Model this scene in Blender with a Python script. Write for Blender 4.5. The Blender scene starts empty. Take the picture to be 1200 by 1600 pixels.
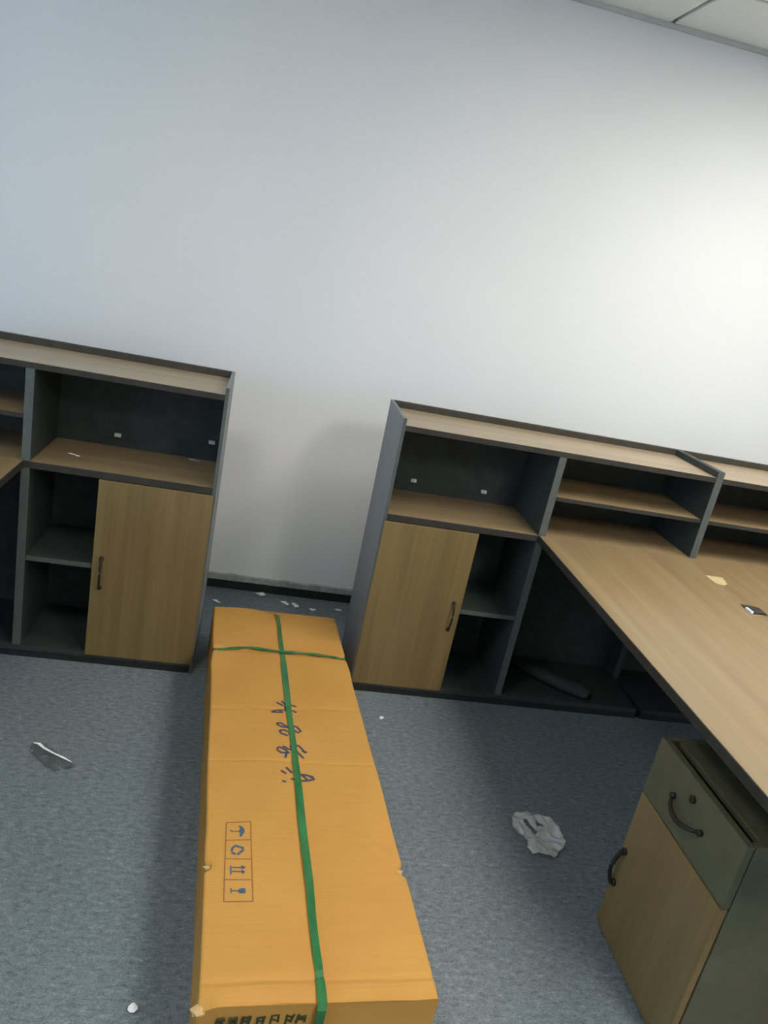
import bpy, bmesh, math, random
from mathutils import Vector, Matrix, noise

random.seed(7)
sc = bpy.context.scene
C = sc.collection

# ------------------------------------------------------------------ camera
cam_d = bpy.data.cameras.new('camera'); cam = bpy.data.objects.new('camera', cam_d); C.objects.link(cam)
cam_d.sensor_fit = 'HORIZONTAL'; cam_d.sensor_width = 36.0; cam_d.lens = 36.0 * 1187.06 / 1200.0
cam_d.clip_start = 0.05
_r = Vector((0.97276, -0.12657, 0.19421)); _u = Vector((-0.14256, 0.33397, 0.93174)); _f = Vector((0.18279, 0.93405, -0.30683))
_m = Matrix((_r, _u, -_f)).transposed().to_4x4(); _m.translation = Vector((-0.0266, -2.9321, 1.6033))
cam.matrix_world = _m
sc.camera = cam

# ------------------------------------------------------------------ world, exposure
w = bpy.data.worlds.new('daylight'); sc.world = w; w.use_nodes = True
w.node_tree.nodes['Background'].inputs['Color'].default_value = (0.52, 0.74, 1.0, 1)
w.node_tree.nodes['Background'].inputs['Strength'].default_value = 7.0
sc.view_settings.view_transform = 'Standard'; sc.view_settings.look = 'None'
sc.view_settings.gamma = 1.0; sc.view_settings.use_curve_mapping = False
sc.view_settings.exposure = 0.0
LAMP_MAIN, LAMP_MID, FILL_SIDE, FILL_REAR = 33.0, 24.0, 22.0, 40.0

# ------------------------------------------------------------------ materials
def mat_base(name, rough=0.5, spec=0.5):
    m = bpy.data.materials.new(name); m.use_nodes = True
    nt = m.node_tree; b = nt.nodes['Principled BSDF']
    b.inputs['Roughness'].default_value = rough; b.inputs['Specular IOR Level'].default_value = spec
    return m, nt, b

def coords(nt, scale=(1, 1, 1), obj=True):
    tc = nt.nodes.new('ShaderNodeTexCoord'); mp = nt.nodes.new('ShaderNodeMapping')
    mp.inputs['Scale'].default_value = scale
    nt.links.new(tc.outputs['Object'], mp.inputs['Vector'])
    return mp.outputs['Vector']

def noise_n(nt, vec, scale, detail=4, rough=0.6):
    n = nt.nodes.new('ShaderNodeTexNoise'); n.inputs['Scale'].default_value = scale
    n.inputs['Detail'].default_value = detail; n.inputs['Roughness'].default_value = rough
    nt.links.new(vec, n.inputs['Vector']); return n.outputs['Fac']

def ramp(nt, fac, stops):
    r = nt.nodes.new('ShaderNodeValToRGB'); e = r.color_ramp.elements
    while len(e) < len(stops): e.new(0.5)
    for el, (p, c) in zip(e, stops): el.position = p; el.color = (*c, 1)
    nt.links.new(fac, r.inputs['Fac']); return r.outputs['Color']

def mix(nt, a, b, fac=0.5, mode='MULTIPLY'):
    n = nt.nodes.new('ShaderNodeMix'); n.data_type = 'RGBA'; n.blend_type = mode
    if isinstance(fac, float): n.inputs['Factor'].default_value = fac
    else: nt.links.new(fac, n.inputs['Factor'])
    nt.links.new(a, n.inputs['A']); nt.links.new(b, n.inputs['B']); return n.outputs['Result']

def bump(nt, b, h, strength=0.2, dist=0.002):
    n = nt.nodes.new('ShaderNodeBump'); n.inputs['Strength'].default_value = strength; n.inputs['Distance'].default_value = dist
    nt.links.new(h, n.inputs['Height']); nt.links.new(n.outputs['Normal'], b.inputs['Normal'])

def speckle(name, lo, hi, scale=40, rough=0.5, spec=0.5, bs=0.0):
    m, nt, b = mat_base(name, rough, spec)
    f = noise_n(nt, coords(nt), scale)
    nt.links.new(ramp(nt, f, [(0.3, lo), (0.7, hi)]), b.inputs['Base Color'])
    if bs: bump(nt, b, f, bs)
    return m

def wood(name, axis, tint=(1, 1, 1)):
    m, nt, b = mat_base(name, 0.36, 0.6)
    s = [16.0, 16.0, 16.0]; s['xyz'.index(axis)] = 0.7
    s2 = [70.0, 70.0, 70.0]; s2['xyz'.index(axis)] = 2.0
    f1 = noise_n(nt, coords(nt, s), 1.0, 3, 0.5); f2 = noise_n(nt, coords(nt, s2), 1.0, 4, 0.6)
    t = lambda c: tuple(a * k for a, k in zip(c, tint))
    c1 = ramp(nt, f1, [(0.25, t((0.17, 0.117, 0.058))), (0.5, t((0.205, 0.145, 0.073))), (0.75, t((0.24, 0.175, 0.093)))])
    c2 = ramp(nt, f2, [(0.3, (0.84, 0.83, 0.8)), (0.65, (1, 1, 1))])
    nt.links.new(mix(nt, c1, c2, 1.0), b.inputs['Base Color'])
    bump(nt, b, f2, 0.08, 0.001)
    return m

M = {}
M['wood_z'] = wood('oak_laminate_upright', 'z', (.93, .90, .66)); M['wood_y'] = wood('oak_laminate_lengthwise', 'y', (1.3, 1.32, 1.36)); M['wood_x'] = wood('oak_laminate_crosswise', 'x', (1.3, 1.32, 1.36))  # lengthwise and crosswise copies lightened to stand in for wall sheen
M['wood_top'] = wood('sheen_oak_laminate', 'x', (1.7, 1.85, 2.2))  # same oak, lightened further for the sheen along the cabinet tops
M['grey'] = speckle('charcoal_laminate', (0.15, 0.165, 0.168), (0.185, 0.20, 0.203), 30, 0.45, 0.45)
M['backing'] = speckle('shaded_backing_board', (0.024, 0.03, 0.029), (0.04, 0.047, 0.045), 20, 0.6, 0.3)  # colour darkened to carry the deep shade inside the cabinets
M['panel'] = speckle('shaded_laminate', (0.026, 0.034, 0.032), (0.038, 0.047, 0.044), 30, 0.5, 0.35)  # same charcoal laminate, darkened for the shade on inner faces
M['band'] = speckle('lit_edge_band', (0.07, 0.083, 0.078), (0.09, 0.104, 0.097), 30, 0.5, 0.4)  # same laminate again, lighter for the lit front edges
M['edge'] = speckle('dark_edging', (0.028, 0.026, 0.022), (0.042, 0.039, 0.033), 25, 0.6, 0.25)
M['rail'] = speckle('brown_grey_edging', (0.04, 0.036, 0.028), (0.055, 0.05, 0.04), 25, 0.6, 0.25)
M['black'] = speckle('black_plastic', (0.010, 0.012, 0.012), (0.022, 0.024, 0.024), 60, 0.45, 0.4)
M['bronze'] = speckle('dark_bronze_metal', (0.016, 0.013, 0.009), (0.028, 0.022, 0.016), 80, 0.5, 0.3)
M['white_plastic'] = speckle('white_plastic', (0.62, 0.64, 0.62), (0.75, 0.77, 0.75), 50, 0.4, 0.5)
M['paper'] = speckle('white_paper', (0.72, 0.74, 0.74), (0.88, 0.88, 0.86), 60, 0.8, 0.2)
M['chipwood'] = speckle('pale_chip', (0.42, 0.33, 0.16), (0.55, 0.44, 0.24), 60, 0.7, 0.2)
M['drawer'] = speckle('olive_grey_laminate', (0.082, 0.08, 0.046), (0.104, 0.101, 0.06), 12, 0.45, 0.4)
M['ink'] = speckle('blue_ink', (0.035, 0.042, 0.075), (0.07, 0.08, 0.12), 200, 0.7, 0.2)
M['icon_ink'] = speckle('blue_grey_ink', (0.04, 0.08, 0.13), (0.07, 0.12, 0.17), 200, 0.7, 0.2)
M['brown_ink'] = speckle('brown_ink', (0.20, 0.10, 0.035), (0.30, 0.16, 0.06), 200, 0.7, 0.2)
M['end_ink'] = speckle('dark_green_ink', (0.03, 0.035, 0.015), (0.07, 0.07, 0.03), 200, 0.7, 0.2)
M['foam'] = speckle('dark_grey_sleeve', (0.02, 0.025, 0.025), (0.04, 0.046, 0.045), 40, 0.75, 0.25, 0.3)
M['frame'] = speckle('white_aluminium', (0.6, 0.62, 0.62), (0.68, 0.7, 0.7), 30, 0.4, 0.5)
M['trim_grey'] = speckle('pale_grey_trim', (0.5, 0.51, 0.49), (0.58, 0.59, 0.57), 20, 0.6, 0.3)
M['dusty'] = speckle('dusty_grey_trim', (0.28, 0.29, 0.29), (0.42, 0.43, 0.43), 35, 0.8, 0.2)

def wall_mat():
    m, nt, b = mat_base('white_wall_paint', 0.75, 0.25)
    v = coords(nt)
    f = noise_n(nt, v, 1.2, 3, 0.5); g = noise_n(nt, v, 180, 3, 0.6)
    nt.links.new(ramp(nt, f, [(0.3, (0.765, 0.775, 0.775)), (0.7, (0.80, 0.805, 0.80))]), b.inputs['Base Color'])
    bump(nt, b, g, 0.12, 0.001); return m
M['wall'] = wall_mat()

def tile_mat():
    m, nt, b = mat_base('mineral_fibre_tile', 0.9, 0.1)
    g = noise_n(nt, coords(nt), 220, 3, 0.7)
    nt.links.new(ramp(nt, g, [(0.35, (0.82, 0.83, 0.80)), (0.6, (0.9, 0.91, 0.88))]), b.inputs['Base Color'])
    bump(nt, b, g, 0.3, 0.002); return m
M['tile'] = tile_mat()

def floor_mat():
    m, nt, b = mat_base('speckled_grey_carpet', 0.7, 0.3)
    v = coords(nt)
    f = noise_n(nt, coords(nt, (42, 85, 1)), 1.0, 5, 0.72)
    g = noise_n(nt, coords(nt, (210, 330, 1)), 1.0, 2, 0.6)
    h = noise_n(nt, v, 1.6, 3, 0.55)
    c = ramp(nt, f, [(0.26, (0.062, 0.08, 0.09)), (0.44, (0.145, 0.178, 0.192)), (0.6, (0.20, 0.238, 0.252)), (0.78, (0.38, 0.42, 0.43))])
    c2 = ramp(nt, g, [(0.3, (0.55, 0.56, 0.58)), (0.55, (1, 1, 1)), (0.75, (1.25, 1.25, 1.25))])
    c3 = ramp(nt, h, [(0.3, (0.86, 0.88, 0.9)), (0.7, (1.06, 1.05, 1.04))])
    nt.links.new(mix(nt, mix(nt, c, c2, 1.0), c3, 1.0), b.inputs['Base Color'])
    bump(nt, b, f, 0.35, 0.003); return m
M['floor'] = floor_mat()

def card_mat():
    m, nt, b = mat_base('kraft_cardboard', 0.72, 0.2)
    v = coords(nt)
    f = noise_n(nt, v, 5, 4, 0.6); g = noise_n(nt, coords(nt, (4, 160, 20)), 1.0, 3, 0.6); s = noise_n(nt, v, 26, 4, 0.7)
    c = ramp(nt, f, [(0.3, (0.475, 0.243, 0.054)), (0.7, (0.525, 0.278, 0.067))])
    c2 = ramp(nt, g, [(0.3, (0.93, 0.92, 0.9)), (0.7, (1, 1, 1))])
    c3 = ramp(nt, s, [(0.2, (0.9, 0.88, 0.85)), (0.36, (1, 1, 1)), (0.76, (1, 1, 1)), (0.84, (1.08, 1.12, 1.2))])
    nt.links.new(mix(nt, mix(nt, c, c2, 1.0), c3, 1.0), b.inputs['Base Color'])
    bump(nt, b, g, 0.12, 0.001); return m
M['card'] = card_mat()
M['torn'] = speckle('torn_cardboard', (0.42, 0.26, 0.10), (0.6, 0.44, 0.24), 120, 0.9, 0.1, 0.5)

def strap_mat():
    m, nt, b = mat_base('green_strapping', 0.32, 0.5)
    g = noise_n(nt, coords(nt, (30, 8, 30)), 1.0, 3, 0.6)
    nt.links.new(ramp(nt, g, [(0.35, (0.012, 0.105, 0.026)), (0.65, (0.03, 0.17, 0.05))]), b.inputs['Base Color'])
    return m
M['strap'] = strap_mat()

def film(name, col, alpha):
    m, nt, b = mat_base(name, 0.18, 0.6)
    g = noise_n(nt, coords(nt), 45, 3, 0.6)
    nt.links.new(ramp(nt, g, [(0.3, tuple(c * 0.8 for c in col)), (0.7, col)]), b.inputs['Base Color'])
    b.inputs['Alpha'].default_value = alpha
    return m
M['film'] = film('clear_wrinkled_plastic', (0.85, 0.88, 0.85), 0.4)
M['dark_film'] = film('grey_torn_film', (0.13, 0.155, 0.16), 0.4)
M['glass'] = film('window_glass', (0.9, 0.95, 1.0), 0.06)

def emit(name, strength):
    m = bpy.data.materials.new(name); m.use_nodes = True; nt = m.node_tree
    nt.nodes.remove(nt.nodes['Principled BSDF'])
    e = nt.nodes.new('ShaderNodeEmission'); e.inputs['Color'].default_value = (1.0, 0.965, 0.90, 1); e.inputs['Strength'].default_value = strength
    nt.links.new(e.outputs[0], nt.nodes['Material Output'].inputs['Surface']); return m
M['lamp_main'] = emit('lit_diffuser_front', LAMP_MAIN); M['lamp_mid'] = emit('lit_diffuser_desk', LAMP_MID); M['fill_side'] = emit('fill_diffuser_middle', FILL_SIDE); M['fill_rear'] = emit('fill_diffuser_rear', FILL_REAR)

# ------------------------------------------------------------------ helpers
def mesh_obj(name, bm, m, parent=None, smooth=False):
    me = bpy.data.meshes.new(name); bmesh.ops.recalc_face_normals(bm, faces=bm.faces[:]); bm.to_mesh(me); bm.free()
    if smooth:
        for p in me.polygons: p.use_smooth = True
    if m: me.materials.append(M[m])
    o = bpy.data.objects.new(name, me); C.objects.link(o)
    if parent: o.parent = parent
    return o

def add_box(bm, x0, x1, y0, y1, z0, z1, bev=0.0):
    r = bmesh.ops.create_cube(bm, size=1.0)
    vs = r['verts']
    for v in vs:
        v.co = Vector(((x0 + x1) / 2 + v.co.x * (x1 - x0), (y0 + y1) / 2 + v.co.y * (y1 - y0), (z0 + z1) / 2 + v.co.z * (z1 - z0)))
    if bev:
        es = list({e for v in vs for e in v.link_edges})
        bmesh.ops.bevel(bm, geom=es, offset=bev, segments=2, affect='EDGES', profile=0.6)

def box(name, x0, x1, y0, y1, z0, z1, m, parent=None, bev=0.001):
    if x0 > x1: x0, x1 = x1, x0
    bm = bmesh.new(); add_box(bm, x0, x1, y0, y1, z0, z1, bev)
    return mesh_obj(name, bm, m, parent)

def tube_bm(bm, pts, rad, n=10, flat=1.0):
    """rad: float or list. Sweep with end caps."""
    pts = [Vector(p) for p in pts]; rings = []
    up = Vector((0, 0, 1))
    for i, p in enumerate(pts):
        t = (pts[min(i + 1, len(pts) - 1)] - pts[max(i - 1, 0)]).normalized()
        a = t.cross(up)
        if a.length < 1e-3: a = t.cross(Vector((0, 1, 0)))
        a.normalize(); b = a.cross(t).normalized()
        r = rad[i] if isinstance(rad, (list, tuple)) else rad
        rings.append([bm.verts.new(p + a * (r * math.cos(2 * math.pi * k / n)) + b * (r * flat * math.sin(2 * math.pi * k / n))) for k in range(n)])
    for q, s in zip(rings, rings[1:]):
        for k in range(n): bm.faces.new((q[k], q[(k + 1) % n], s[(k + 1) % n], s[k]))
    bm.faces.new(rings[0][::-1]); bm.faces.new(rings[-1])

def tag(o, label, cat, group=None):
    o['label'] = label; o['category'] = cat
    if group: o['group'] = group
    return o

def thing(name, label, cat, loc=(0, 0, 0), rz=0.0, group=None):
    o = bpy.data.objects.new(name, None); C.objects.link(o); o.empty_display_size = 0.1
    o.location = loc; o.rotation_euler = (0, 0, rz)
    return tag(o, label, cat, group)

def struct(o): o['kind'] = 'structure'; return o

# ------------------------------------------------------------------ room shell
XL, XR, YF, YB, ZC = -3.6, 4.4, 0.4538, -6.0, 2.7276
struct(box('floor', XL - .1, XR + .1, YB - .1, YF + .12, -0.10, 0.0, 'floor', bev=0))
struct(box('wall_front', XL - .1, XR + .1, YF, YF + .12, 0.0, ZC + .2, 'wall', bev=0))
struct(box('wall_right', XR, XR + .12, YB - .1, YF, 0.0, ZC + .2, 'wall', bev=0))
struct(box('wall_rear', XL - .1, XR + .1, YB - .12, YB, 0.0, ZC + .2, 'wall', bev=0))
# left wall with a window opening
bm = bmesh.new(); wy0, wy1, wz0, wz1 = -4.6, -1.4, 0.9, 2.35
for a in ((YB, wy0, 0, ZC + .2), (wy1, YF, 0, ZC + .2), (wy0, wy1, 0, wz0), (wy0, wy1, wz1, ZC + .2)):
    add_box(bm, XL - .12, XL, *a)
struct(mesh_obj('wall_left', bm, 'wall'))
win = bpy.data.objects.new('window_1', None); C.objects.link(win); win.location = (XL - .06, (wy0 + wy1) / 2, wz0); struct(win)
hw, hh = (wy1 - wy0) / 2, wz1 - wz0
bm = bmesh.new()
add_box(bm, -.03, .03, -hw, hw, 0, .05); add_box(bm, -.03, .03, -hw, hw, hh - .05, hh)
for yy in (-hw, -hw / 3 - .025, hw / 3 - .025, hw - .05): add_box(bm, -.03, .03, yy, yy + .05, .05, hh - .05)
mesh_obj('window_frame', bm, 'frame', win)
for k in range(3):
    y0 = -hw + .05 + k * (2 * hw / 3); box('pane', -.004, .004, y0, y0 + 2 * hw / 3 - .075, .05, hh - .05, 'glass', win, bev=0)

# suspended ceiling: recessed grid bars and separate tiles
ceil = struct(box('ceiling', XL - .1, XR + .1, YB - .1, YF, ZC + .02, ZC + .12, 'dusty', bev=0))
GX, GY, S = 1.385, 0.03, 0.6
lamps = {(1, -2): 'lamp_main', (0, -3): 'lamp_mid', (-4, -4): 'fill_side', (0, -7): 'fill_rear', (0, -6): 'fill_rear'}
bmt = bmesh.new(); add_box(bmt, -.29, .29, -.29, .29, -.0, .018, .004)
tile_me = bpy.data.meshes.new('ceiling_tile'); bmt.to_mesh(tile_me); bmt.free(); tile_me.materials.append(M['tile'])
def ceiling_piece(x0, x1, y0, y1):
    x0, x1, y0, y1 = max(x0, XL), min(x1, XR), max(y0, YB), min(y1, YF)
    if x1 - x0 < .06 or y1 - y0 < .06: return
    t = bpy.data.objects.new('ceiling_tile', tile_me); C.objects.link(t); t.parent = ceil
    t.location = ((x0 + x1) / 2, (y0 + y1) / 2, ZC); t.scale = ((x1 - x0 - .02) / .58, (y1 - y0 - .02) / .58, 1)
for i in range(-9, 7):
    for j in range(-11, 2):
        if (i, j) in lamps: continue
        ceiling_piece(GX + i * S, GX + (i + 1) * S, GY + j * S, GY + (j + 1) * S)
struct(box('trim_1', XL, XR, YF - .012, YF, ZC - .018, ZC, 'trim_grey', bev=.001))

# baseboard along the visible wall: black board, dusty grey cap
bb = struct(box('baseboard_front', XL, XR, YF - .014, YF, 0, .046, 'black', bev=.001))
bm = bmesh.new(); n = 160
for k in range(n):
    x0 = XL + (XR - XL) * k / n; x1 = XL + (XR - XL) * (k + 1) / n
    add_box(bm, x0, x1, YF - .02 - .002 * random.random(), YF, .046, .070 + .004 * random.random())
mesh_obj('dust_cap', bm, 'dusty', bb)

# recessed ceiling light panels; the side and rear ones are added fill
LL = {(1, -2): 'lit square ceiling light panel over the right oak desk, nearest the white wall', (0, -3): 'lit square ceiling light panel over the near end of the right oak desk', (-4, -4): 'added square fill light panel over the floor left of the carton',
      (0, -7): 'added square fill light panel farthest from the white wall', (0, -6): 'added square fill light panel just behind the near end of the oak desk'}
for (i, j), mm in lamps.items():
    cx, cy = GX + (i + .5) * S, GY + (j + .5) * S
    t = thing('ceiling_light', LL[(i, j)], 'ceiling light', (cx, cy, ZC), group='recessed ceiling light panels')
    bm = bmesh.new()
    for a in ((-.3, .3, -.3, -.28), (-.3, .3, .28, .3), (-.3, -.28, -.28, .28), (.28, .3, -.28, .28)): add_box(bm, *a, -.006, .02)
    mesh_obj('frame', bm, 'frame', t)
    box('diffuser', -.28, .28, -.28, .28, .0, .012, mm, t, bev=0)

# ------------------------------------------------------------------ storage cabinets with open hutch
D, H = 0.3458, 1.1066
def handle_bm(p0, p1, out, r=.0045):
    """bow handle from p0 to p1 standing proud along out"""
    bm = bmesh.new(); p0, p1, out = Vector(p0), Vector(p1), Vector(out)
    pts = [p0]
    for k in range(9):
        a = k / 8; pts.append(p0.lerp(p1, a) + out * (.45 + .55 * math.sin(math.pi * a)))
    pts.append(p1); tube_bm(bm, pts, r, 8)
    for p in (p0, p1): tube_bm(bm, [p - out * .02, p + out * .28], r * 1.7, 10)
    return bm

def cabinet(label, xo, s, wdiv, door_w, W, clips, door=True, group='storage cabinets along the wall'):
    """xo: outer end x, s: +1/-1 direction towards the inner end; wdiv: distance of the divider"""
    t = thing('storage_cabinet', label, 'cabinet', (xo, -D / 2, 0), group=group)
    X = lambda d: s * d
    yf, yb = -D / 2, D / 2
    e = .012; dv = .028; ie = .014
    def b(name, d0, d1, y0, y1, z0, z1, m, bev=.0012): return box(name, X(d0), X(d1), y0, y1, z0, z1, m, t, bev)
    def banded(name, d0, d1, y0, y1, z0, z1, m):     # panel with a front strip coloured lighter as its lit edge
        p = b(name, d0, d1, y0 + .0025, y1, z0, z1, m)
        box('front_edging', X(d0), X(d1), y0, y0 + .0025, z0, z1, 'band', p, .0008); return p
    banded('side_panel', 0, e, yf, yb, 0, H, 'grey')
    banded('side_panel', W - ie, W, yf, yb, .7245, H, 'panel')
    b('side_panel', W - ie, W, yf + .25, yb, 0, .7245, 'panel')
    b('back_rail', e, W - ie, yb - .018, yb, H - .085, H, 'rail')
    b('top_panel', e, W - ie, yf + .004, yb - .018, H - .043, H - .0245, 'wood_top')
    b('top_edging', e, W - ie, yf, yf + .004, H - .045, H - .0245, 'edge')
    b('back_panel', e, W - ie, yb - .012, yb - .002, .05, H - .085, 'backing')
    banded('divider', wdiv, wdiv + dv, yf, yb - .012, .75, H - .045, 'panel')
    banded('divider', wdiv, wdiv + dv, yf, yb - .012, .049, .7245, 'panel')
    # counter over the door bay: oak with dark edging
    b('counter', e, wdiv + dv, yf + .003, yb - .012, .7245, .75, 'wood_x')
    b('counter_edging', e, wdiv + dv, yf, yf + .003, .7245, .7495, 'edge')
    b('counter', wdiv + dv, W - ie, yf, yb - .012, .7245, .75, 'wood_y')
    # narrow shelf in the inner hutch bay
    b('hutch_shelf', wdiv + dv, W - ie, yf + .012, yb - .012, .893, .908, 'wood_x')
    b('shelf_edging', wdiv + dv, W - ie, yf + .008, yf + .012, .892, .908, 'edge')
    b('partition', door_w - .016, door_w, yf + .022, yb - .012, .049, .7245, 'panel')
    banded('lower_shelf', door_w, wdiv, yf + .01, yb - .012, .382, .400, 'panel')
    b('base_panel', e, W - ie, yf, yb, .028, .049, 'panel')
    b('plinth', e, W - ie, yf + .004, yf + .022, 0, .028, 'black')
    if door:
        dr = b('door', .006, door_w, yf - .003, yf + .0155, .0395, .7215, 'wood_z')
        hx = X(door_w - .032)
        mesh_obj('handle', handle_bm((hx, yf - .003, .318), (hx, yf - .003, .432), (0, -.024, 0)), 'bronze', dr, True)
    for cx, cz in clips:
        bm = bmesh.new(); add_box(bm, cx - xo - .012, cx - xo + .012, yb - .026, yb - .012, cz - .007, cz + .007, .003)
        add_box(bm, cx - xo - .005, cx - xo + .005, yb - .032, yb - .024, cz - .004, cz + .004, .001)
        mesh_obj('fixing_clip', bm, 'white_plastic', t)['label'] = 'white plastic fixing clip'
    return t
cabinet('charcoal cabinet with open hutch and oak door left of the carton', -.1229, -1, .617, .392, 1.28, [(-.523, .796), (-.175, .825)])
cabinet('charcoal cabinet with open hutch and oak door right of the carton', .4822, 1, .600, .371, 1.2506, [(.637, .798), (.938, .796)])
cabinet('charcoal hutch cabinet at the right edge of the photo behind the oak desk', 2.985, -1, .600, .371, 1.252, [])

# ------------------------------------------------------------------ desks
def desk(label, x0, x1, yend, name='desk'):
    t = thing(name, label, 'desk', ((x0 + x1) / 2, (-D + yend) / 2, 0), group='oak top desks in front of the cabinets')
    hx, hy = (x1 - x0) / 2, (-D - yend) / 2
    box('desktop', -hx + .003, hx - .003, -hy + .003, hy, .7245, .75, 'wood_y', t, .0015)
    for a in (-1, 1):
        box('desk_edging', min(a * hx, a * (hx - .003)), max(a * hx, a * (hx - .003)), -hy, hy, .7235, .7495, 'edge', t, .001)
    box('desk_edging', -hx + .003, hx - .003, -hy, -hy + .003, .7235, .7495, 'edge', t, .001)
    box('modesty_panel', -.009, .009, -hy + .3, hy - .02, .32, .7235, 'grey', t)
    for a in (-1, 1):
        box('leg', a * .28 - .025, a * .28 + .025, -hy + .09, -hy + .14, 0, .69, 'edge', t)
    box('leg_beam', -.35, .35, -hy + .09, -hy + .14, .69, .7235, 'edge', t)
    return t
desk('long oak desktop with dark edging running out from the right cabinets', 1.0842, 2.383, -2.02)
desk('oak desk corner at the left edge of the photo beside the left cabinet', -2.05, -.760, -2.02)

# ------------------------------------------------------------------ pedestal under the right desk
PX, PY0, PY1, PZ = 1.100, -1.783, -1.403, .6145
t = thing('drawer_pedestal', 'low olive grey drawer pedestal with door standing under the oak desk', 'pedestal', (PX + .25, (PY0 + PY1) / 2, 0))
hy = (PY1 - PY0) / 2; fx = -.25
def pb(name, *a, m='drawer', bev=.0012, par=None): return box(name, *a, m, par or t, bev)
pb('side_panel', fx + .021, fx + .50, -hy, -hy + .016, .008, PZ)
pb('side_panel', fx + .021, fx + .50, hy - .016, hy, .008, PZ)
pb('back_panel', fx + .486, fx + .50, -hy + .016, hy - .016, .008, PZ)
pb('base_panel', fx + .021, fx + .486, -hy + .016, hy - .016, .008, .026)
pb('top_panel', fx + .044, fx + .486, -hy + .016, hy - .016, PZ - .018, PZ - .002)
pb('drawer_box', fx + .021, fx + .40, -hy + .03, hy - .03, .46, PZ - .045, m='black')
dr = pb('drawer_front', fx, fx + .018, -hy, hy, .4475, PZ)
do = pb('door', fx, fx + .018, -hy + .002, hy, .010, .4425, m='wood_z')
for k in range(4):
    sx, sy = (fx + .06, fx + .45)[k % 2], (-hy + .05, hy - .05)[k // 2]
    pb('foot', sx - .02, sx + .02, sy - .02, sy + .02, 0, .008, m='black')
c = lambda y, z: (fx, y - (PY0 + PY1) / 2, z)
bm = bmesh.new()   # sagging bow pull on the drawer
pts = []
for k in range(13):
    a = k / 12; s_ = math.sin(math.pi * a)
    y = -1.522 - .126 * a; pts.append(Vector(c(y, .528 - .016 * s_)) + Vector((-.004 - .024 * s_ ** .6, 0, 0)))
tube_bm(bm, pts, [.004 + .0025 * math.sin(math.pi * k / 12) for k in range(13)], 8)
for p in (pts[0], pts[-1]): tube_bm(bm, [p + Vector((.006, 0, 0)), p + Vector((-.006, 0, 0))], .008, 10)
mesh_obj('handle', bm, 'bronze', dr, True)
bm = bmesh.new(); p = Vector(c(-1.587, .571)); tube_bm(bm, [p, p + Vector((-.006, 0, 0)), p + Vector((-.008, 0, 0))], [.010, .010, .007], 16)
add_box(bm, p.x - .0095, p.x - .007, p.y - .001, p.y + .001, p.z - .005, p.z + .005)
mesh_obj('lock', bm, 'bronze', dr)
mesh_obj('handle', handle_bm(c(-1.4225, .262), c(-1.4225, .158), (-.026, 0, 0), .006), 'bronze', do, True)

# ------------------------------------------------------------------ the carton
BW, BL, BH = .490, 1.680, .200
th = .0643
carton = thing('carton', 'long orange brown cardboard carton tied with green strapping between the cabinets', 'carton', (.029, -1.839, 0), th)
VS = 1.362     # where the cross strap bites
def g(x, s): return math.exp(-(x / s) ** 2)
def deform(u, v, z):
    """u across, v along, z up: the carton's dents and creases"""
    k = z / BH
    pin = g(v - VS + .006 * (u / BW - .5), .012)
    edge = min(u, BW - u)
    top = max(0.0, (k - .8) / .2)
    dz = -.009 * pin * top * (0.5 + .5 * g(edge, .05)) - .0025 * top * (g(v - 1.01 - .06 * (u - .25), .007) + .8 * g(v - .743, .006)) - .004 * top * g(v - .05, .008)
    # sagging far flap with the strap biting its end, small waves near the front
    dz += top * (-.016 * g(v - 1.70, .05) * g(u - .245, .05) + .006 * max(0, (v - VS) / .3) * math.sin(math.pi * u / .245))
    dz += top * .0025 * noise.noise(Vector((u * 9, v * 7, 1.3)))
    dz += -top * .006 * g(v + 0.0, .02) * (0.5 + noise.noise(Vector((u * 14, 2.2, 0))))
    # edge knocks
    dz += -top * (.014 * g(u, .014) * g(v - .355, .014) + .016 * g(u - BW, .018) * g(v - .344, .016) + .016 * g(u, .025) * g(v, .022) + .01 * g(u - BW, .02) * g(v - 1.66, .02))
    du = 0.0
    side = -1 if u < BW * .25 else (1 if u > BW * .75 else 0)
    du += -side * (.011 * pin * g(edge, .03) * (.4 + .6 * k))
    du += .010 * g(u, .012) * g(v - .355, .012) * k - .013 * g(u - BW, .012) * g(v - .344, .014) * k
    du += .003 * noise.noise(Vector((u * 4, v * 5, z * 4)))
    du += .008 * side * k * g(v - VS + .10, .05) * 0.5
    # the far end is a touch narrower on the right
    dv = .006 * noise.noise(Vector((u * 6, v, z * 9)))
    return Vector((u + du, v + dv, max(0.0, z + dz) if k > .05 else z))

def section():
    r = .006; pts = []
    nt = 44; ns = 10
    for k in range(ns + 1): pts.append((0, (BH - r) * k / ns))
    pts.append((r * .3, BH - r * .3))
    for k in range(nt + 1): pts.append((r + (BW - 2 * r) * k / nt, BH))
    pts.append((BW - r * .3, BH - r * .3))
    for k in range(ns, -1, -1): pts.append((BW, (BH - r) * k / ns))
    return pts
sec = section()
vst = sorted(set([round(BL * k / 130, 4) for k in range(131)] + [VS + d * .004 for d in range(-6, 7)] + [.344 + d * .006 for d in range(-4, 5)] + [.01, .005, 1.675, 1.67]
                 + [.743 + d * .003 for d in range(-3, 4)] + [.05 + d * .004 for d in range(-3, 4)]))
bm = bmesh.new(); rings = []
for v in vst: rings.append([bm.verts.new(deform(u, v, z)) for u, z in sec])
for a, b_ in zip(rings, rings[1:]):
    for k in range(len(sec) - 1): bm.faces.new((a[k], a[k + 1], b_[k + 1], b_[k]))
    bm.faces.new((a[-1], a[0], b_[0], b_[-1]))
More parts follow.
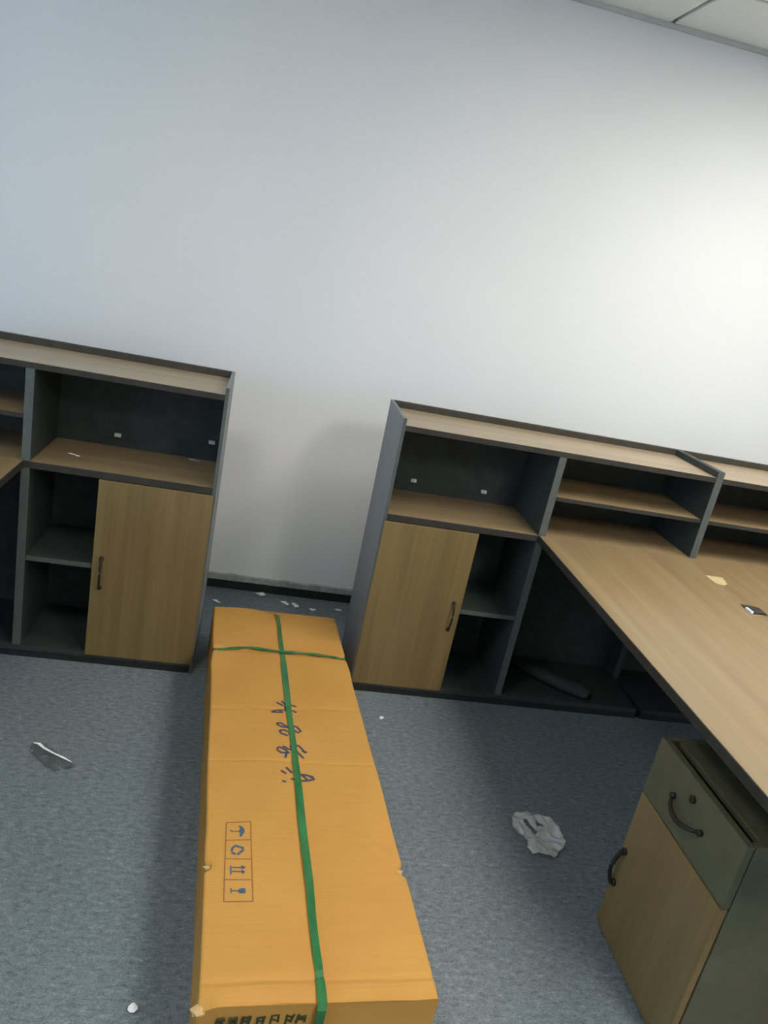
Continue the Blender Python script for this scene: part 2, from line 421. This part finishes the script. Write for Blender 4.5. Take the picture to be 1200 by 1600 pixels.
def cap(ring, flip):
    n = len(ring); f = []
    i, j = 0, n - 1
    # strips between left half and right half of the section
    while j - i > 2:
        q = (ring[i], ring[i + 1], ring[j - 1], ring[j]); f.append(q); i += 1; j -= 1
    if j - i == 2: f.append((ring[i], ring[i + 1], ring[j]))
    for q in f: bm.faces.new(q if not flip else q[::-1])
cap(rings[0], False); cap(rings[-1], True)
body = mesh_obj('carton_body', bm, 'card', carton, False)
body.data.materials[0] = M['card']

def on_top(u, v, h=.0006):
    p = deform(min(max(u, 0), BW), min(max(v, 0), BL), BH); p.z += h; return p

def ribbon(bm, pts, width, h, thick=.0006, resample=.008):
    P = [Vector(p) for p in pts]; Q = []
    for a, b_ in zip(P, P[1:]):
        n = max(1, int((b_ - a).length / resample))
        Q += [a.lerp(b_, k / n) for k in range(n)]
    Q.append(P[-1]); L = []; R_ = []; LT = []; RT = []
    for i, p in enumerate(Q):
        d = (Q[min(i + 1, len(Q) - 1)] - Q[max(i - 1, 0)]).normalized(); nrm = Vector((-d.y, d.x))
        a = p + nrm * width / 2; b_ = p - nrm * width / 2
        L.append(bm.verts.new(on_top(a.x, a.y, h))); R_.append(bm.verts.new(on_top(b_.x, b_.y, h)))
        LT.append(bm.verts.new(on_top(a.x, a.y, h + thick))); RT.append(bm.verts.new(on_top(b_.x, b_.y, h + thick)))
    for i in range(len(Q) - 1):
        bm.faces.new((LT[i], LT[i + 1], RT[i + 1], RT[i])); bm.faces.new((L[i], R_[i], R_[i + 1], L[i + 1]))
        bm.faces.new((L[i], L[i + 1], LT[i + 1], LT[i])); bm.faces.new((R_[i], RT[i], RT[i + 1], R_[i + 1]))
    bm.faces.new((L[0], LT[0], RT[0], R_[0])); bm.faces.new((L[-1], R_[-1], RT[-1], LT[-1]))

STROKES = [[[(0.212, 1.043), (0.233, 1.024)], [(0.229, 1.052), (0.238, 1.035), (0.247, 1.014)], [(0.193, 0.988), (0.211, 0.999), (0.232, 1.002), (0.25, 1.0)], [(0.194, 0.986), (0.229, 0.986)], [(0.216, 1.004), (0.229, 0.984)], [(0.255, 1.031), (0.275, 1.024)], [(0.251, 1.006), (0.261, 1.001), (0.273, 0.99)], [(0.238, 1.024), (0.243, 0.989)]],
 [[(0.206, 0.926), (0.219, 0.93), (0.234, 0.914), (0.24, 0.907), (0.222, 0.909), (0.209, 0.92), (0.206, 0.926)], [(0.212, 0.889), (0.227, 0.895), (0.238, 0.884)], [(0.212, 0.889), (0.217, 0.876), (0.236, 0.865)], [(0.254, 0.917), (0.268, 0.912), (0.278, 0.891), (0.267, 0.882), (0.254, 0.899)], [(0.24, 0.911), (0.247, 0.895), (0.241, 0.872)]],
 [[(0.199, 0.797), (0.207, 0.807), (0.224, 0.795), (0.234, 0.779)], [(0.198, 0.793), (0.211, 0.78), (0.234, 0.782)], [(0.217, 0.812), (0.232, 0.8), (0.247, 0.795)], [(0.227, 0.782), (0.221, 0.758)], [(0.251, 0.823), (0.267, 0.815), (0.279, 0.793), (0.288, 0.789)], [(0.251, 0.801), (0.261, 0.784), (0.275, 0.761)], [(0.273, 0.795), (0.284, 0.787)], [(0.239, 0.815), (0.251, 0.798)]],
 [[(0.22, 0.715), (0.236, 0.691)], [(0.204, 0.7), (0.218, 0.687)], [(0.204, 0.655), (0.215, 0.652)], [(0.251, 0.689), (0.275, 0.686), (0.292, 0.68), (0.296, 0.668), (0.276, 0.662), (0.25, 0.659), (0.251, 0.689)], [(0.262, 0.687), (0.276, 0.666)], [(0.282, 0.682), (0.294, 0.673)], [(0.229, 0.666), (0.243, 0.664)]]]
for ch in STROKES:
    bm = bmesh.new()
    for s_ in ch: ribbon(bm, s_, .0075, .0005, .0003)
    mesh_obj('printed_character', bm, 'ink', body)['label'] = 'blue printed character'
FRAME = [[(0.051, 0.496), (0.113, 0.497)], [(0.113, 0.497), (0.111, 0.244)], [(0.111, 0.244), (0.046, 0.248)], [(0.046, 0.248), (0.051, 0.496)], [(0.048, 0.435), (0.112, 0.433)], [(0.048, 0.375), (0.113, 0.37)], [(0.045, 0.311), (0.109, 0.307)]]
bm = bmesh.new()
for s_ in FRAME: ribbon(bm, s_, .0026, .0005, .0003)
mesh_obj('symbol_frame', bm, 'brown_ink', body)['label'] = 'thin brown printed frame of four boxes'
def icon(name, label, strokes, blob=None, wd=.004, m='icon_ink'):
    bm = bmesh.new()
    for s_ in strokes: ribbon(bm, s_, wd, .0005, .0003, .004)
    if blob:
        vs = [bm.verts.new(on_top(u, v, .0009)) for u, v in blob]; lo = [bm.verts.new(on_top(u, v, .0004)) for u, v in blob]
        n = len(vs); bm.faces.new(vs); bm.faces.new(lo[::-1])
        for k in range(n): bm.faces.new((vs[k], vs[(k + 1) % n], lo[(k + 1) % n], lo[k]))
    mesh_obj(name, bm, m, body)['label'] = label
icon('umbrella_symbol', 'printed umbrella symbol', [[(0.063, 0.465), (0.086, 0.463)], [(0.063, 0.465), (0.061, 0.470)]],
     [(0.081, 0.484), (0.089, 0.481), (0.095, 0.473), (0.097, 0.463), (0.094, 0.455), (0.089, 0.446), (0.083, 0.447), (0.085, 0.456), (0.082, 0.465), (0.086, 0.473)], .0028)
icon('recycling_symbol', 'printed recycling symbol', [[(0.072, 0.416), (0.094, 0.406)], [(0.094, 0.402), (0.078, 0.386)], [(0.074, 0.388), (0.064, 0.394)], [(0.064, 0.398), (0.067, 0.409), (0.073, 0.415)]], None, .006)
icon('arrows_symbol', 'printed this side up arrows', [[(0.065, 0.347), (0.094, 0.345)], [(0.065, 0.335), (0.093, 0.332)], [(0.087, 0.351), (0.096, 0.345), (0.087, 0.341)], [(0.087, 0.337), (0.095, 0.331), (0.087, 0.327)], [(0.062, 0.352), (0.062, 0.325)]], None, .0032)
icon('goblet_symbol', 'printed fragile goblet symbol', [[(0.062, 0.278), (0.080, 0.276)], [(0.062, 0.285), (0.062, 0.270)]], [(0.077, 0.276), (0.081, 0.282), (0.089, 0.283), (0.095, 0.281), (0.095, 0.269), (0.087, 0.268), (0.081, 0.269)], .0028)

# dark smudged print on the near end face (rows of short strokes on their side)
bm = bmesh.new()
def on_end(u, z, d):
    p = deform(u, 0, min(z, BH * .79)); p.y -= d; p.z = z; return p
def end_stroke(u0, z0, u1, z1, wd=.006):
    d = Vector((u1 - u0, z1 - z0)); n_ = Vector((-d.y, d.x)).normalized() * wd / 2
    q = [(u0 + n_.x, z0 + n_.y), (u1 + n_.x, z1 + n_.y), (u1 - n_.x, z1 - n_.y), (u0 - n_.x, z0 - n_.y)]
    a = [bm.verts.new(on_end(u, z, .0045)) for u, z in q]; b_ = [bm.verts.new(on_end(u, z, .0)) for u, z in q]
    bm.faces.new(a); bm.faces.new(b_[::-1])
    for k in range(4): bm.faces.new((a[k], a[(k + 1) % 4], b_[(k + 1) % 4], b_[k]))
rl = random.Random(3)
for u in (.040, .064, .090, .118, .146, .176, .200):
    j = lambda: rl.uniform(-.003, .003)
    end_stroke(u + j(), .143 + j(), u + .002, .166 + j(), .004); end_stroke(u, .164 + j(), u + .015 + j(), .165 + j(), .0035)
    end_stroke(u + .014 + j(), .166 + j(), u + .013 + j(), .146 + j(), .0045)
    end_stroke(u + .002, .155 + j(), u + .012, .153 + j(), .003)
mesh_obj('end_lettering', bm, 'end_ink', body)['label'] = 'row of dark smudged printed letters'

# torn, frayed cardboard at knocked corners
def torn(u, v, z, r, seed):
    bm = bmesh.new(); bmesh.ops.create_icosphere(bm, subdivisions=2, radius=r)
    for vv in bm.verts:
        k = 1 + .9 * noise.noise(vv.co * (30 / (r * 60)) * 14 + Vector((seed, seed, 0)))
        vv.co = Vector((vv.co.x * 1.3 * k, vv.co.y * 1.0 * k, vv.co.z * .55 * k)) + Vector((u, v, z))
    mesh_obj('torn_corner', bm, 'torn', body)['label'] = 'frayed pale torn cardboard'
torn(.004, .004, .180, .011, 1.0); torn(.010, .356, .188, .007, 2.0); torn(BW - .012, .345, .187, .008, 3.0); torn(.012, VS + .004, .190, .008, 4.0)

# strapping: flat ribbon lengthwise, twisted cord-like band across
bm = bmesh.new()
LS = [(.251, 1.679), (.251, 1.505), (.251, VS), (.249, 1.036), (.250, .774), (.247, .559), (.246, .389), (.242, .208), (.244, .079), (.244, .0)]
Q = []
for a, b_ in zip(LS, LS[1:]):
    a, b_ = Vector(a), Vector(b_); n = max(1, int((b_ - a).length / .012)); Q += [a.lerp(b_, k / n) for k in range(n)]
Q.append(Vector(LS[-1]))
rows = []
for i, p in enumerate(Q):
    tw = .35 * math.sin(p.y * 7.0) + 1.0 * g(p.y - .06, .03)
    wd = .0095 * (1 - .10 * math.sin(p.y * 9))
    if p.y > 1.30: wd *= .85
    lift = .0022 + .003 * g(p.y - .30, .12) + .002 * g(p.y, .03)
    ce = on_top(p.x, p.y, lift)
    rows.append([ce + Vector((sx * wd * math.cos(tw * .5), 0, abs(wd * math.sin(tw * .5)) * .5 + sx * wd * math.sin(tw * .5) * .5 + h)) for sx, h in ((-1, 0), (1, 0), (1, .0012), (-1, .0012))])
# down both ends
def endrow(v, dv, z, u): return [Vector((u + sx * .009, v + dv + (-.0012 if dv < 0 else .0012) * h, z)) for sx, h in ((-1, 0), (1, 0), (1, 1), (-1, 1))]
far = [endrow(BL, .0115, z, .251) for z in (.0, .06, .12, .178)]
near = [endrow(0, -.0085, z, .243) for z in (.186, .13, .07, .0)]
rows = far + rows + near
vv = [[bm.verts.new(p) for p in r_] for r_ in rows]
for a, b_ in zip(vv, vv[1:]):
    for k in range(4): bm.faces.new((a[k], a[(k + 1) % 4], b_[(k + 1) % 4], b_[k]))
bm.faces.new(vv[0]); bm.faces.new(vv[-1][::-1])
mesh_obj('strap', bm, 'strap', carton)['label'] = 'green plastic strap running lengthwise'
bm = bmesh.new(); pts = []; rad = []
TS = [(.004, 1.357), (.012, 1.356), (.05, 1.366), (.13, 1.374), (.249, 1.361), (.344, 1.364), (.44, 1.360), (.480, 1.356), (.488, 1.356)]
for z in (.0, .06, .12, .175): pts.append(Vector((.0025 + .004 * z / .2, 1.358, z)))
for a, b_ in zip(TS, TS[1:]):
    for k in range(6):
        q = Vector(a).lerp(Vector(b_), k / 6); zz = on_top(q.x, q.y, .003).z
        lift = .006 * math.sin(math.pi * min(max(q.x / BW, 0), 1)); pts.append(Vector((q.x, q.y, zz + lift)))
for z in (.178, .12, .06, .0): pts.append(Vector((BW - .0025 - .004 * z / .2, 1.357, z)))
tube_bm(bm, pts, [.0062 + .0018 * math.sin(i * 1.1) for i in range(len(pts))], 8, .45)
mesh_obj('strap', bm, 'strap', carton, True)['label'] = 'green plastic strap twisted across the far end'

# ------------------------------------------------------------------ crumpled plastic wrap on the floor
def inside(p, poly):
    x, y = p; c_ = False
    for k in range(len(poly)):
        (x1, y1), (x2, y2) = poly[k], poly[k - 1]
        if (y1 > y) != (y2 > y) and x < (x2 - x1) * (y - y1) / (y2 - y1) + x1: c_ = not c_
    return c_
def crumple(name, outline, holes, m, h, step=.006, seed=0.0, freq=22, thick=.0006, origin=None):
    ox = sum(p[0] for p in outline) / len(outline); oy = sum(p[1] for p in outline) / len(outline)
    xs = [p[0] for p in outline]; ys = [p[1] for p in outline]
    bm = bmesh.new(); grid = {}
    nx, ny = int((max(xs) - min(xs)) / step) + 2, int((max(ys) - min(ys)) / step) + 2
    def V(i, j):
        if (i, j) not in grid:
            x, y = min(xs) + i * step, min(ys) + j * step
            a = abs(noise.noise(Vector((x * freq, y * freq * .8, seed)))); b_ = abs(noise.noise(Vector((x * freq * 2.3, y * freq * 2.1, seed + 4))))
            d = noise.noise(Vector((x * 9, y * 9, seed + 9)))
            z = .001 + h * max(0, (1 - 1.7 * a) * .6 + (1 - 2 * b_) * .25 + .35 * d)
            x += .006 * noise.noise(Vector((x * 40, y * 40, seed + 2))); y += .006 * noise.noise(Vector((x * 40, y * 40, seed + 3)))
            grid[(i, j)] = bm.verts.new((x - ox, y - oy, z))
        return grid[(i, j)]
    for i in range(nx):
        for j in range(ny):
            p = (min(xs) + (i + .5) * step, min(ys) + (j + .5) * step)
            if inside(p, outline) and not any(inside(p, q) for q in holes):
                bm.faces.new((V(i, j), V(i + 1, j), V(i + 1, j + 1), V(i, j + 1)))
    bmesh.ops.triangulate(bm, faces=bm.faces[:])
    o = mesh_obj(name, bm, m); o.location = (ox, oy, 0 if origin is None else origin)
    sm = o.modifiers.new('thick', 'SOLIDIFY'); sm.thickness = thick; sm.offset = 1
    return o
BAG = [(0.964, -1.025), (0.992, -0.99), (1.023, -0.992), (1.051, -1.002), (1.092, -1.012), (1.107, -1.04), (1.11, -1.08), (1.111, -1.124), (1.09, -1.152), (1.05, -1.192), (1.025, -1.191), (1.004, -1.18), (0.985, -1.182), (0.974, -1.162), (0.982, -1.127), (0.98, -1.097), (0.954, -1.085), (0.954, -1.06)]
tag(crumple('plastic_wrap', BAG, [[(0.996, -1.033), (1.01, -1.032), (1.031, -1.092), (1.018, -1.097)], [(1.039, -1.029), (1.062, -1.053), (1.039, -1.064)]], 'film', .026, .004, 3.0, 11),
    'crumpled clear plastic wrap on the carpet between carton and pedestal', 'plastic wrap')
FILM = [(-0.552, -0.848), (-0.538, -0.836), (-0.511, -0.847), (-0.472, -0.877), (-0.418, -0.916), (-0.402, -0.925), (-0.42, -0.938), (-0.455, -0.954), (-0.502, -0.926), (-0.542, -0.886)]
fo = tag(crumple('film_scrap', FILM, [[(-.50,-.885),(-.49,-.90),(-.515,-.905)], [(-.45,-.935),(-.44,-.96),(-.43,-.93)]], 'dark_film', .010, .004, 8.0, 30), 'torn grey film scrap with a white fold on the carpet before the left cabinet', 'film scrap')
bm = bmesh.new(); fx_, fy_ = fo.location.x, fo.location.y
fp = [(-0.548, -0.845), (-0.53, -0.852), (-0.512, -0.864), (-0.481, -0.885), (-0.449, -0.906), (-0.417, -0.92)]
tube_bm(bm, [(x - fx_, y - fy_, .013 + .003 * math.sin(i * 2)) for i, (x, y) in enumerate(fp)], [.002, .005, .004, .003, .004, .001], 6, .35)
mesh_obj('folded_edge', bm, 'paper', fo)['label'] = 'white folded edge'

# ------------------------------------------------------------------ dark sleeve lying in the knee space
bm = bmesh.new()
P = [(-.13, .135, .012), (-.10, .10, .026), (-.055, .045, .030), (0, -.01, .031), (.05, -.05, .030), (.095, -.075, .031), (.125, -.085, .024), (.14, -.09, .018)]
tube_bm(bm, P, [.016, .026, .030, .032, .033, .034, .032, .02], 14, .82)
for v_ in bm.verts: v_.co += Vector((.004 * noise.noise(v_.co * 30), .004 * noise.noise(v_.co * 28 + Vector((5, 0, 0))), 0)); v_.co.z = max(.0005, v_.co.z)
o = tag(mesh_obj('foam_sleeve', bm, 'foam', None, True), 'dark grey bent sleeve lying in the shadowed knee space under the desk', 'foam sleeve'); o.location = (1.365, -.215, .049)

# ------------------------------------------------------------------ small scraps, each its own thing
def scrap(name, x, y, z, lx, ly, rz, m, label, cat, curl=.004, group=None, seed=0, poly=None):
    bm = bmesh.new(); n = 6
    rnd = random.Random(seed)
    if poly is None:
        k_ = 9; poly = [(lx / 2 * math.cos(2 * math.pi * k / k_) * rnd.uniform(.65, 1.1), ly / 2 * math.sin(2 * math.pi * k / k_) * rnd.uniform(.65, 1.1)) for k in range(k_)]
    def zc(px, py): return .0006 + curl * (.5 + .5 * math.sin(px / max(lx, .01) * 5 + seed)) + curl * .4 * abs(noise.noise(Vector((px * 60, py * 60, seed))))
    cen = Vector((sum(p[0] for p in poly) / len(poly), sum(p[1] for p in poly) / len(poly)))
    rings = []
    for f in (1, .6, .25):
        rings.append([bm.verts.new((cen.x + (p[0] - cen.x) * f, cen.y + (p[1] - cen.y) * f, zc(cen.x + (p[0] - cen.x) * f, cen.y + (p[1] - cen.y) * f))) for p in poly])
    c0 = bm.verts.new((cen.x, cen.y, zc(cen.x, cen.y))); N = len(poly)
    for a, b_ in zip(rings, rings[1:]):
        for k in range(N): bm.faces.new((a[k], a[(k + 1) % N], b_[(k + 1) % N], b_[k]))
    for k in range(N): bm.faces.new((rings[-1][k], rings[-1][(k + 1) % N], c0))
    o = mesh_obj(name, bm, m); o.location = (x, y, z); o.rotation_euler = (0, 0, rz)
    sm = o.modifiers.new('thick', 'SOLIDIFY'); sm.thickness = .0009; sm.offset = 1
    return tag(o, label, cat, group)
G = 'paper scraps on the carpet by the wall'
scrap('paper_scrap', .118, .408, 0, 0.060, 0.043, -.7, 'paper', 'largest white paper scrap against the baseboard behind the carton', 'paper scrap', .010, G, 1)
scrap('paper_scrap', -.082, .290, 0, 0.045, 0.018, -.5, 'paper', 'thin paper sliver behind the left far corner of the carton', 'paper scrap', .003, G, 2)
scrap('paper_scrap', .238, .353, 0, 0.053, 0.027, -.6, 'paper', 'pale grey paper scrap just behind the lengthwise strap end', 'paper scrap', .004, G, 3)
scrap('paper_scrap', .286, .340, 0, 0.045, 0.035, -.3, 'paper', 'bright folded paper scrap right of the strap end by the wall', 'paper scrap', .008, G, 4)
scrap('paper_scrap', .368, .318, 0, 0.033, 0.025, -.4, 'paper', 'tiny white paper scrap behind the carton near its right far corner', 'paper scrap', .004, G, 5)
scrap('paper_scrap', .492, .345, 0, 0.043, 0.022, -.8, 'paper', 'white paper sliver beside the side panel of the right cabinet', 'paper scrap', .006, G, 6)
scrap('paper_scrap', .597, -.52, 0, 0.022, 0.018, .4, 'paper', 'small white fleck on the carpet in front of the right cabinet door', 'paper scrap', .004, None, 7)
scrap('paper_scrap', -.100, -1.696, 0, 0.025, 0.027, .6, 'paper', 'white paper crumb on the carpet beside the carton near end', 'paper scrap', .008, None, 8)
scrap('paper_scrap', -.633, -.213, .75, .055, .012, -.12, 'paper', 'white paper sliver on the counter of the left cabinet, nearer the divider', 'paper scrap', .005, None, 9)
scrap('paper_scrap', -.234, -.040, .75, .055, .010, -.1, 'paper', 'thin paper sliver on the left cabinet counter near its right end', 'paper scrap', .002, None, 10)
scrap('paper_scrap', 1.520, -.225, .049, .032, .016, -.5, 'paper', 'white paper scrap at the end of the dark sleeve under the desk', 'paper scrap', .008, None, 11)
scrap('wood_chip', 1.715, -.565, .75, .07, .08, 0, 'chipwood', 'pale yellow chip lying on the oak desktop near the hutch', 'chip', .003, None, 12,
      poly=[(-.034, .034), (.002, .039), (.034, .032), (.015, -.034), (-.008, -.046), (-.036, -.036)])
dk = scrap('plastic_offcut', 1.703, -.812, .75, .06, .07, 0, 'edge', 'dark grey plastic offcut with a pale edge on the desktop at right', 'plastic offcut', .006, None, 13,
      poly=[(-.029, .04), (-.007, .036), (.027, .021), (.029, -.03), (.008, -.026), (-.029, -.031), (-.034, -.009)])
box('pale_edge', -.036, -.028, -.032, .004, .001, .009, 'paper', dk, .001)
